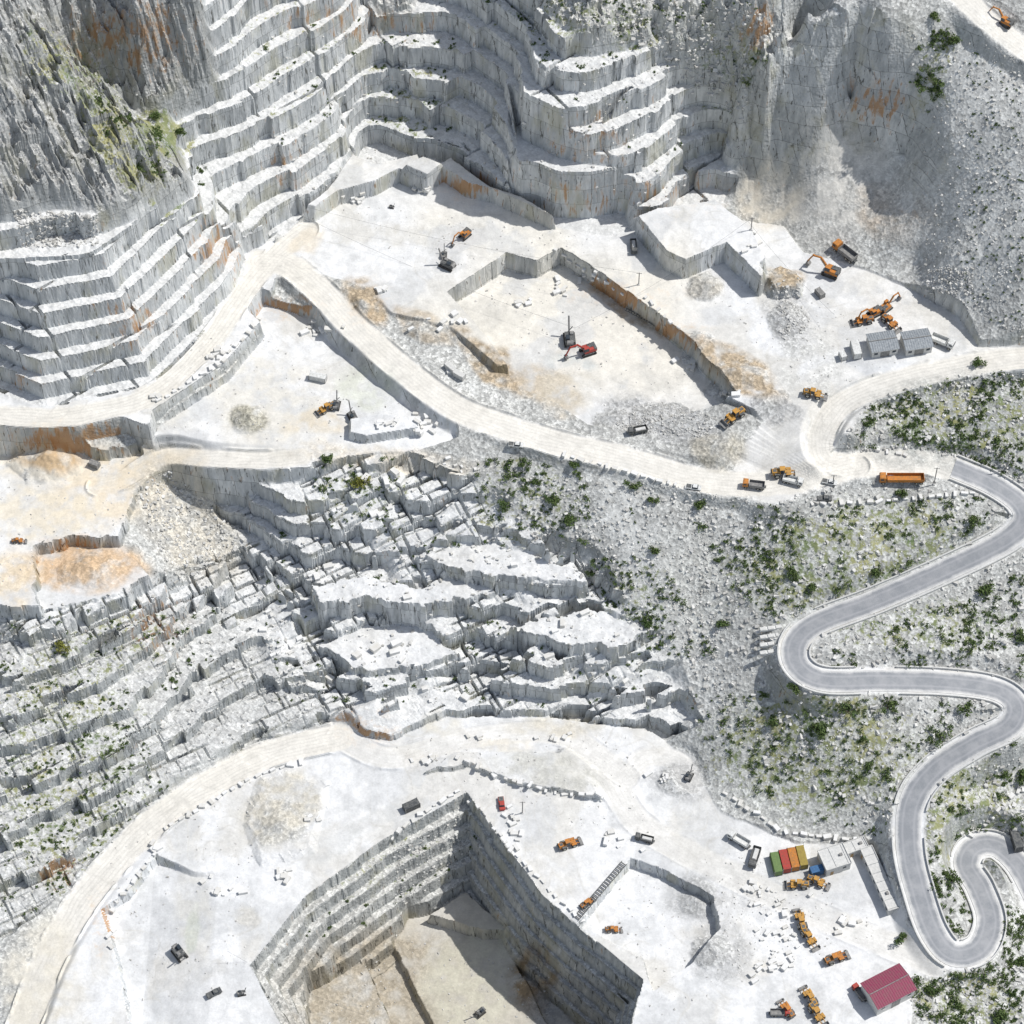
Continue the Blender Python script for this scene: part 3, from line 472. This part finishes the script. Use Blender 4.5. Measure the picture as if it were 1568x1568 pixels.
for u,v_,c_,a,b in CLU:
    uu+=list(u+R.randn(c_)*a*.6);vv+=list(v_+R.randn(c_)*b*.6)
h=hits(uu,vv);rocks('quarried_marble_blocks',h,.8+1.2*R.rand(len(h)),mb,.015,(1.3,.75,.6),0.,True,ang=R.rand(len(h))*1.2)
def row(name,line_,z=None,gap=2.6,sz=1.4):
    uu=[];vv=[];an=[]
    for (a,b),(c_,d) in zip(line_[:-1],line_[1:]):
        n_=max(1,int(math.hypot(c_-a,d-b)/(gap*5)))
        for i in range(n_): uu.append(a+(c_-a)*(i+R.rand()*.4)/n_);vv.append(b+(d-b)*(i+R.rand()*.4)/n_);an.append(math.atan2(-(d-b)/.82,c_-a))
    h=hits(uu,vv);rocks(name,h,sz*(.7+.5*R.rand(len(h))),mb,.015,(1.3,.7,.6),0.,True,ang=np.array(an))
for L in [[(700,1160),(770,1192),(860,1217),(930,1217)],[(600,1285),(640,1250),(712,1208)],[(860,697),(1060,750)],[(1240,772),(1330,770),(1500,755)],[(1110,1215),(1200,1275),(1330,1290)],[(400,485),(345,550),(235,620)],[(985,455),(1045,510)],[(170,1395),(250,1290)],[(1340,690),(1400,700)],[(850,385),(960,455)],[(720,1225),(790,1310),(900,1420)],[(1560,1210),(1480,1290)],[(1160,965),(1170,1000)],[(250,1270),(390,1190),(470,1165)]]: row('marble_block_row',L)
# ---------- asphalt road ribbon
S=aspts;tg=np.gradient(S[:,:2],axis=0);tg/=np.linalg.norm(tg,axis=1,keepdims=True);nr=np.stack([-tg[:,1],tg[:,0]],1)
def ribbon(name,offs,dz,mat,S=S,nr=nr):
    v=[];f=[];k=len(offs)
    for i in range(len(S)):
        for o in offs: v.append((S[i,0]+nr[i,0]*o,S[i,1]+nr[i,1]*o,S[i,2]+dz))
    for i in range(len(S)-1):
        for j in range(k-1): f.append((i*k+j+1,i*k+j,(i+1)*k+j,(i+1)*k+j+1))
    me=mkmesh(name,v,f);o=link(name,me,mat)
    at=me.attributes.new('across','FLOAT','POINT');at.data.foreach_set('value',np.tile(np.array(offs,np.float32)/3.8,len(S)).astype(np.float32));return o
t=NT('dusty_asphalt');g=t.n('ShaderNodeNewGeometry');at=t.n('ShaderNodeAttribute',attribute_name='across')
nz=t.noise(g.outputs['Position'],.25,6,.65);nf=t.noise(g.outputs['Position'],2.5,4)
base=t.mix(nf,(.21,.22,.235),(.27,.28,.29));base=t.mix(t.rng(nz,.4,.65,0,.6),base,(.38,.38,.385))
ab=t.math('ABSOLUTE',at.outputs['Fac'])
tw=t.rng(t.math('ABSOLUTE',t.math('SUBTRACT',t.math('ADD',ab,t.math('MULTIPLY',nz,.1)),.5)),.0,.14,.45,0.);base=t.mix(tw,base,(.40,.40,.41))
e=t.rng(t.math('ADD',ab,t.math('MULTIPLY',nz,.5)),.95,1.3);base=t.mix(e,base,(.66,.65,.62))
t.l(base,t.b.inputs['Base Color']);t.b.inputs['Roughness'].default_value=.85
ribbon('asphalt_road',[-3.9,-3,-2.2,-1.4,-.6,0,.6,1.4,2.2,3,3.9],0,t.m)
ribbon('road_edge_line',[3.2,3.32],.02,line);ribbon('road_edge_line',[-3.32,-3.2],.02,line)
def parapet(side):
    v=[];f=[]
    for i in range(len(S)-1):
        if (i//5)%6==5: continue
        a=S[i];b=S[i+1];na,nb=nr[i],nr[i+1];o=len(v)
        if np.linalg.norm(b[:2]-a[:2])<.3: continue
        for pnt,nn in((a,na),(b,nb)):
            for off in(4.7,5.1):
                for zz in(-.4,.7): v.append((pnt[0]+nn[0]*off*side,pnt[1]+nn[1]*off*side,pnt[2]+zz))
        f+= [tuple(o+k for k in q) for q in((0,1,5,4),(2,6,7,3),(1,3,7,5),(0,4,6,2),(0,2,3,1),(4,5,7,6))]
    link('stone_parapet_wall',mkmesh('stone_parapet_wall',v,f),M['concrete'])
parapet(1);parapet(-1)
# ---------- model builder
class MB:
    def __init__(s): s.v=[];s.f=[];s.m=[];s.ms=[]
    def mi(s,m):
        if m not in s.ms:s.ms.append(m)
        return s.ms.index(m)
    def box(s,c,d,m,ry=0,rz=0,tx=1.,ty=1.):
        o=len(s.v)
        for z in(-.5,.5):
            k=(1 if z<0 else tx),(1 if z<0 else ty)
            for y in(-.5,.5):
                for x in(-.5,.5):
                    p=[x*d[0]*k[0],y*d[1]*k[1],z*d[2]]
                    a=p[0]*math.cos(ry)+p[2]*math.sin(ry);b=-p[0]*math.sin(ry)+p[2]*math.cos(ry)
                    p=(a*math.cos(rz)-p[1]*math.sin(rz),a*math.sin(rz)+p[1]*math.cos(rz),b);s.v.append((p[0]+c[0],p[1]+c[1],p[2]+c[2]))
        for q in((0,2,3,1),(4,5,7,6),(0,1,5,4),(2,6,7,3),(0,4,6,2),(1,3,7,5)): s.f.append(tuple(o+k for k in q));s.m.append(s.mi(m))
    def beam(s,a,b,w,m,w2=None):
        a=Vector(a);b=Vector(b);d=b-a;L=d.length;s.box((a+b)/2,(w,w2 or w,L),m,ry=math.atan2(math.hypot(d.x,d.y),d.z),rz=math.atan2(d.y,d.x))
    def cyl(s,c,r,L,m,ax='y',n=14):
        o=len(s.v)
        for e in(-.5,.5):
            for k in range(n):
                a=k*2*math.pi/n;x,y=r*math.cos(a),r*math.sin(a)
                s.v.append({'y':(c[0]+x,c[1]+e*L,c[2]+y),'z':(c[0]+x,c[1]+y,c[2]+e*L),'x':(c[0]+e*L,c[1]+x,c[2]+y)}[ax])
        for k in range(n): s.f.append((o+k,o+(k+1)%n,o+n+(k+1)%n,o+n+k));s.m.append(s.mi(m))
        s.f.append(tuple(o+k for k in range(n)));s.m.append(s.mi(m));s.f.append(tuple(o+n+k for k in range(n))[::-1]);s.m.append(s.mi(m))
    def mesh(s,name):
        me=bpy.data.meshes.new(name);me.from_pydata([tuple(v) for v in s.v],[],s.f)
        for m in s.ms: me.materials.append(M[m] if isinstance(m,str) else m)
        me.polygons.foreach_set('material_index',s.m);me.update();return me
def excavator(col='orange_paint'):
    b=MB()
    for y in(-1.15,1.15):
        b.box((0,y,.5),(3.4,.6,.95),'rubber');b.cyl((-1.7,y,.5),.47,.6,'rubber');b.cyl((1.7,y,.5),.47,.6,'rubber');b.box((0,y,1.0),(3.0,.4,.08),'steel')
    b.cyl((0,0,1.15),.9,.4,'steel','z');b.box((-.4,0,1.9),(3.6,2.6,1.1),col,tx=.96,ty=.94);b.box((-1.9,0,1.95),(.8,2.5,1.2),'dark_paint');b.box((-.9,-.4,2.55),(1.8,1.3,.25),'dark_paint');b.cyl((-.7,-.7,2.85),.12,.6,'steel','z')
    b.box((.8,.8,2.75),(1.5,.95,1.3),'glass_dark',tx=.9);b.box((.75,.8,3.43),(1.5,1.,.1),col);b.box((.05,.8,2.75),(.1,.97,1.3),col)
    b.beam((1,-.1,2.1),(3.3,-.1,5.),.5,col,.45);b.beam((3.2,-.1,4.9),(5.6,-.1,4.6),.42,col,.4);b.beam((5.2,-.1,5.1),(6.7,-.1,1.7),.35,col,.35);b.beam((1.6,-.1,1.9),(3.4,-.1,4.2),.15,'steel')
    b.box((6.5,-.1,1.1),(1.1,1.3,1.0),'steel',ry=.5,tx=.6);b.box((6.9,-.1,.6),(.5,1.3,.15),'steel',ry=.3);return b.mesh('excavator')
def wheel(b,x,y,r,w): b.cyl((x,y,r),r,w,'rubber');b.cyl((x,y,r),r*.5,w+.06,'tyre_dust')
def loader(col='orange_paint'):
    b=MB()
    for x in(-1.6,1.6):
        for y in(-1.05,1.05): wheel(b,x,y,.85,.62)
    b.box((-1.9,0,1.55),(2.6,1.7,1.3),col,tx=.92,ty=.85);b.box((-3.2,0,1.3),(.35,2.2,1.),'dark_paint');b.box((-2.3,0,2.25),(1.,.9,.12),'dark_paint');b.cyl((-1.5,.5,2.5),.1,.6,'steel','z')
    b.box((-.2,0,2.3),(1.4,1.5,1.6),'glass_dark',tx=.88,ty=.9);b.box((-.2,0,3.16),(1.6,1.6,.12),col)
    for x in(-.85,.45):
        for y in(-.72,.72): b.box((x,y,2.3),(.1,.1,1.6),col)
    b.box((1.3,0,1.3),(2.0,1.1,.9),col)
    for y in(-.6,.6): b.beam((1.,y,1.9),(3.4,y,.9),.25,col,.2)
    for x in(-1.6,1.6):
        for y in(-1.05,1.05): b.box((x,y,1.78),(1.5,.66,.08),col if x>0 else 'dark_paint')
    b.box((3.5,0,.55),(.15,2.9,1.1),'steel');b.box((4.05,0,.12),(1.2,2.9,.14),'steel',ry=.06)
    for y in(-1.42,1.42): b.box((3.9,y,.5),(.8,.08,.8),'steel')
    return b.mesh('wheel_loader')
def truck(cab='orange_paint',bed='steel',L=5.,load=False):
    b=MB();n=L/2
    for x in(-n+.6,-n+1.9,n+.9):
        for y in(-1.05,1.05): wheel(b,x,y,.52,.38)
    b.box((.4,0,.85),(L+2.2,1.0,.3),'dark_paint');b.box((n+1.1,0,1.85),(1.9,2.35,1.7),cab,tx=.9,ty=.95);b.box((n+1.98,0,2.15),(.1,2.1,.75),'glass_dark',ry=-.1)
    for y in(-1.19,1.19): b.box((n+1.3,y*.985,2.15),(.9,.05,.6),'glass_dark')
    b.box((n+1.0,0,2.75),(1.4,2.1,.12),cab);b.box((-.1,0,1.15),(L,2.4,.15),bed)
    for y in(-1.2,1.2): b.box((-.1,y,1.75),(L,.1,1.1),bed)
    for x in(-n-.1,n-.1): b.box((x,0,1.75),(.1,2.3,1.1),bed)
    for k in range(5):
        for y in(-1.28,1.28): b.box((-n+.3+k*L/5,y,1.7),(.12,.08,1.),bed)
    if load: b.box((-.1,0,1.6),(L-.5,2.1,.8),'concrete',tx=.8,ty=.5)
    return b.mesh('dump_truck')
def container(col,L=6.):
    b=MB();b.box((0,0,1.35),(L,2.3,2.45),col)
    k=int(L/.4)
    for i in range(k):
        x=-L/2+.3+i*(L-.6)/(k-1)
        for y in(-1.18,1.18): b.box((x,y,1.35),(.16,.06,2.3),col)
        b.box((x,0,2.6),(.16,2.2,.05),col)
    for x in(-L/2,L/2):
        for y in(-1.17,1.17): b.box((x,y,1.35),(.18,.18,2.6),'steel')
        b.box((x,0,.1),(.15,2.3,.18),'steel')
    for y in(-.3,.3): b.box((L/2+.05,y,1.35),(.06,.06,2.3),'steel')
    return b.mesh('shipping_container')
def pickup(col):
    b=MB()
    for x in(-1.4,1.5):
        for y in(-.8,.8): wheel(b,x,y,.36,.25)
    b.box((0,0,.75),(4.8,1.8,.55),col,tx=.97);b.box((.5,0,1.3),(1.9,1.6,.6),'glass_dark',tx=.75,ty=.9);b.box((.45,0,1.62),(1.35,1.4,.06),col);b.box((-1.5,0,1.06),(1.5,1.5,.06),'dark_paint');return b.mesh('pickup_truck')
def rig():
    b=MB()
    for y in(-1.1,1.1): b.box((0,y,.4),(3.4,.5,.8),'rubber');b.cyl((1.7,y,.4),.4,.5,'rubber');b.cyl((-1.7,y,.4),.4,.5,'rubber')
    b.box((-.3,0,1.4),(3.2,2.2,1.1),'dark_paint');b.box((-.8,.5,2.2),(1.2,.9,.9),'glass_dark');b.box((.6,-.5,2.1),(1.,.8,.5),'steel')
    b.beam((1.3,0,1.2),(2.6,0,6.),.35,'steel');b.beam((1.8,.8,.2),(2.2,-.9,2.5),.2,'steel');b.cyl((-1.8,0,1.6),.6,1.5,'steel');return b.mesh('drilling_rig')
def shed(L,Wd,h,roof,wall='concrete',door=3.):
    b=MB();b.box((0,0,h/2),(L,Wd,h),wall)
    for sg in(1,-1):
        k=int(L/.7);o=len(b.v);z0,z1=h+.08,h+.08+Wd*.12;ye=-sg*(Wd/2+.4)
        for (yy_,zz) in((ye,z0),(0,z1)):
            for x in(-L/2-.4,L/2+.4): b.v.append((x,yy_,zz))
        b.f.append((o,o+1,o+3,o+2));b.m.append(b.mi(roof))
        for i in range(k+1):
            x=-L/2-.3+i*(L+.6)/k;b.beam((x,ye,z0+.04),(x,0,z1+.04),.1,roof)
    for x in(-L/2,L/2):
        o=len(b.v);b.v+=[(x,-Wd/2,h),(x,Wd/2,h),(x,0,h+.06+Wd*.12)];b.f.append((o,o+1,o+2));b.m.append(b.mi(wall))
    b.beam((-L/2-.4,0,h+.2+Wd*.12),(L/2+.4,0,h+.2+Wd*.12),.25,'steel')
    b.box((0,-Wd/2-.03,h*.38),(door,.08,h*.76),'steel')
    for x in(-L*.35,L*.35): b.box((x,-Wd/2-.03,h*.6),(1.2,.07,.9),'glass_dark');b.box((x,-Wd/2-.08,h*.6-.5),(1.4,.16,.08),'white_paint')
    return b.mesh('shed')
def flatb(L,Wd,h,wall='concrete'):
    b=MB();b.box((0,0,h/2),(L,Wd,h),wall);b.box((0,0,h+.1),(L+.4,Wd+.4,.2),'concrete')
    for y in(-1,1): b.box((0,y*(Wd/2+.1),h+.35),(L+.4,.2,.3),wall)
    for x in(-1,1): b.box((x*(L/2+.1),0,h+.35),(.2,Wd,.3),wall)
    k=max(2,int(L/3))
    for i in range(k):
        x=-L/2+L*(i+.5)/k
        if i==0: b.box((x,-Wd/2-.03,1.05),(1.,.08,2.1),'wood')
        else: b.box((x,-Wd/2-.03,h*.6),(1.1,.08,.9),'glass_dark');b.box((x,-Wd/2-.08,h*.6-.5),(1.3,.15,.08),'white_paint')
        b.box((x+1.2,0,h+.26),(.1,Wd-.2,.12),'roof_grey')
    b.box((L*.25,0,h+.5),(1.,.8,.6),'steel');return b.mesh('building')
def put(name,me,u,v,u2,v2,sc_=1.,bev=.04):
    p=hit(u,v);x,y=unp(u2,v2,p[2]);o=bpy.data.objects.new(name,me);sc.collection.objects.link(o)
    o.location=p;o.rotation_euler[2]=math.atan2(float(y)-p[1],float(x)-p[0]);o.scale=(sc_,)*3
    if bev: md=o.modifiers.new('bevel','BEVEL');md.width=bev;md.segments=1
    return o
EX=excavator();EXR=excavator('red_paint');LO=loader();LY=loader('yellow_paint');TR=truck();TW=truck('white_paint','white_paint');TD=truck('dark_paint','dark_paint',load=True);TL=truck('orange_paint','orange_paint',10.);TRR=truck('red_paint','steel')
for u,v,a,b,s_ in[(1272,420,1225,402,1.25),(1338,482,1318,492,1.),(1356,474,1372,462,.95),(712,362,700,372,.9),(1540,38,1520,28,1.)]: put('excavator',EX,u,v,a,b,s_)
put('excavator',EXR,900,540,875,548,1.15)
for m,u,v,a,b,s_ in[(LO,1362,496,1372,505,1.),(LO,1322,494,1310,496,1.),(LY,1198,727,1225,726,1.1),(LY,1125,640,1110,650,1.15),(LY,1245,606,1265,610,1.),(LO,870,1295,885,1290,1.),(LY,1222,1357,1200,1357,1.),(LY,1250,1352,1262,1357,.95),(LY,1226,1413,1222,1400,1.05),(LY,1238,1438,1248,1452,1.),(LO,1278,1470,1300,1462,1.05),(LY,1240,1530,1232,1518,1.),(LY,1250,1554,1260,1568,1.05),(LO,938,1425,948,1425,.7),(LO,898,1385,905,1380,.7),(LY,500,628,485,636,.9),(LO,1205,1548,1195,1535,.9),(LO,28,830,38,830,.6)]: put('wheel_loader',m,u,v,a,b,s_)
for m,u,v,a,b,s_ in[(TR,1297,393,1280,380,1.25),(TR,1158,746,1142,744,.95),(TW,1210,738,1225,742,.9),(TW,1438,525,1450,530,1.1),(TW,1135,1291,1120,1282,1.),(TD,1156,1312,1152,1325,1.),(TD,990,1287,978,1284,.8),(TD,980,661,965,664,.85),(TL,1385,737,1340,737,1.15),(TRR,1318,1525,1310,1515,.8),(TRR,1190,1553,1205,1553,.8),(TD,970,378,972,395,.8)]: put('dump_truck',m,u,v,a,b,s_)
RG=rig()
for u,v,a,b,s_ in[(872,522,870,505,1.4),(685,408,668,400,1.2),(275,1462,285,1475,1.2),(540,640,530,620,1.),(515,622,520,600,.9),(680,392,682,370,.7),(1055,1190,1060,1180,.8),(735,1552,725,1560,.8),(370,1522,380,1520,.6),(600,318,610,320,.4)]: put('drilling_rig',RG,u,v,a,b,s_)
for c_,u,v,a,b,L,s_ in[('green_paint',1188,1326,1184,1310,6.5,1.05),('red_paint',1201,1322,1197,1306,6.5,1.05),('orange_paint',1214,1319,1210,1303,6.5,1.05),('olive_paint',1227,1316,1223,1300,6.5,1.05),('blue_paint',1250,1336,1265,1332,4,1.),('dark_paint',630,1237,645,1230,5,1.),('concrete',690,566,700,574,5,.8),('concrete',703,577,715,584,5,.8),('white_paint',487,581,505,585,6,.9),('white_paint',1310,540,1306,525,5,1.1),('steel',1255,452,1262,460,4,.8),('steel',145,714,155,718,4,.8),('white_paint',1290,548,1296,560,3,.8),('dark_paint',1555,1290,1560,1305,6,1.1)]: put('shipping_container',container(c_,L),u,v,a,b,s_)
for c_,u,v,a,b in[('dark_paint',328,1522,340,1516),('white_paint',1270,740,1280,742),('white_paint',1062,748,1075,750),('red_paint',768,1232,770,1245),('dark_paint',1262,765,1275,765),('white_paint',790,683,800,684)]: put('pickup_truck',pickup(c_),u,v,a,b)
put('metal_shed',shed(8.5,7,3.4,'roof_grey'),1350,533,1370,530);put('metal_shed',shed(8.5,7,3.4,'roof_grey'),1402,530,1422,527)
put('workshop_building',shed(13,9,5.,'roof_magenta'),1358,1522,1385,1508)
put('office_building',flatb(8,7,4),1276,1322,1295,1316)
put('storage_building',flatb(22,3.6,3),1346,1352,1368,1400);put('storage_building',flatb(7,3.6,3),1308,1302,1330,1294)
for v in(958,970,982,994):
    b=MB();b.box((0,0,.5),(7,1.3,1.),'white_paint')
    for x in(-2.5,0,2.5): b.box((x,0,1.1),(1.9,1.2,.25),'concrete',rz=.05)
    for x in(-3,3): b.box((x,0,.1),(.2,1.6,.25),'wood')
    put('marble_slab_stack',b.mesh('slab_stack'),1180,v+6,1200,v+3)
p=hit(882,1408);q=hit(956,1322);L=float(np.hypot(*(q[:2]-p[:2])));b=MB()
for y in(-.9,.9): b.box((L/2,y,.5),(L,.15,.35),'dark_paint')
k=int(L/1.1)
for i in range(k): b.box((L*(i+.5)/k,0,.5),(.35,1.7,.2),'dark_paint')
put('conveyor_frame',b.mesh('conveyor'),882,1408,956,1322)
b=MB()
for y in(-.5,.5): b.box((0,y,.5),(14,.12,.3),'dark_paint')
for i in range(14): b.box((-6.5+i,0,.5),(.2,1.,.2),'dark_paint')
put('steel_ladder_frame',b.mesh('lf'),985,487,1010,502)
for u,v,h_ in[(1430,742,9),(1275,742,5),(978,436,6),(1150,352,6),(800,1245,7),(1540,720,8)]:
    b=MB();b.cyl((0,0,h_/2),.16,h_,'steel','z',8);b.box((0,0,h_-.3),(1.8,.12,.12),'steel');b.box((0,0,.15),(.7,.7,.4),'concrete');b.cyl((.8,0,h_-.1),.1,.3,'white_paint','z',8);put('utility_pole',b.mesh('pole'),u,v,u+5,v,1,0)
# overhead quarry cables strung from the cliffs to the yards
for (u1,v1),(u2,v2) in [((470,335),(978,436)),((455,345),(880,520)),((350,1470),(560,1568)),((1100,300),(1275,500)),((880,520),(1150,352))]:
    a=hit(u1,v1);b_=hit(u2,v2);cu=bpy.data.curves.new('cable','CURVE');cu.dimensions='3D';cu.bevel_depth=.03;sp_=cu.splines.new('POLY');sp_.points.add(15)
    for i in range(16):
        f=i/15;z=a[2]*(1-f)+b_[2]*f+6-3*math.sin(f*math.pi);sp_.points[i].co=(a[0]*(1-f)+b_[0]*f,a[1]*(1-f)+b_[1]*f,z,1)
    cu.materials.append(cabm);sc.collection.objects.link(bpy.data.objects.new('overhead_cable',cu))
# ---------- light & camera
el=math.radians(55);S_=Vector((math.cos(el)*.96,math.cos(el)*.28,math.sin(el)))
sd_=bpy.data.lights.new('sun','SUN');sd_.energy=4.0;sd_.angle=math.radians(.5);sd_.color=(1,.98,.95);so=bpy.data.objects.new('sun',sd_);sc.collection.objects.link(so);so.rotation_euler=S_.to_track_quat('Z','Y').to_euler()
w=bpy.data.worlds.new('World');sc.world=w;w.use_nodes=True;bg=w.node_tree.nodes['Background'];sk=w.node_tree.nodes.new('ShaderNodeTexSky');sk.sky_type='NISHITA';sk.sun_disc=False;sk.sun_elevation=el;sk.sun_rotation=math.atan2(S_.x,S_.y)
hs=w.node_tree.nodes.new('ShaderNodeHueSaturation');hs.inputs['Saturation'].default_value=.65;w.node_tree.links.new(sk.outputs[0],hs.inputs['Color']);w.node_tree.links.new(hs.outputs[0],bg.inputs[0]);bg.inputs[1].default_value=.125
cd=bpy.data.cameras.new('camera');co=bpy.data.objects.new('camera',cd);sc.collection.objects.link(co);co.location=(0,CY,CZ);co.rotation_euler=(math.radians(35),0,0);cd.sensor_width=36;cd.lens=18/hf;cd.clip_end=8000;cd.clip_start=10;sc.camera=co
sc.view_settings.view_transform='Standard';sc.view_settings.look='None';sc.view_settings.exposure=0
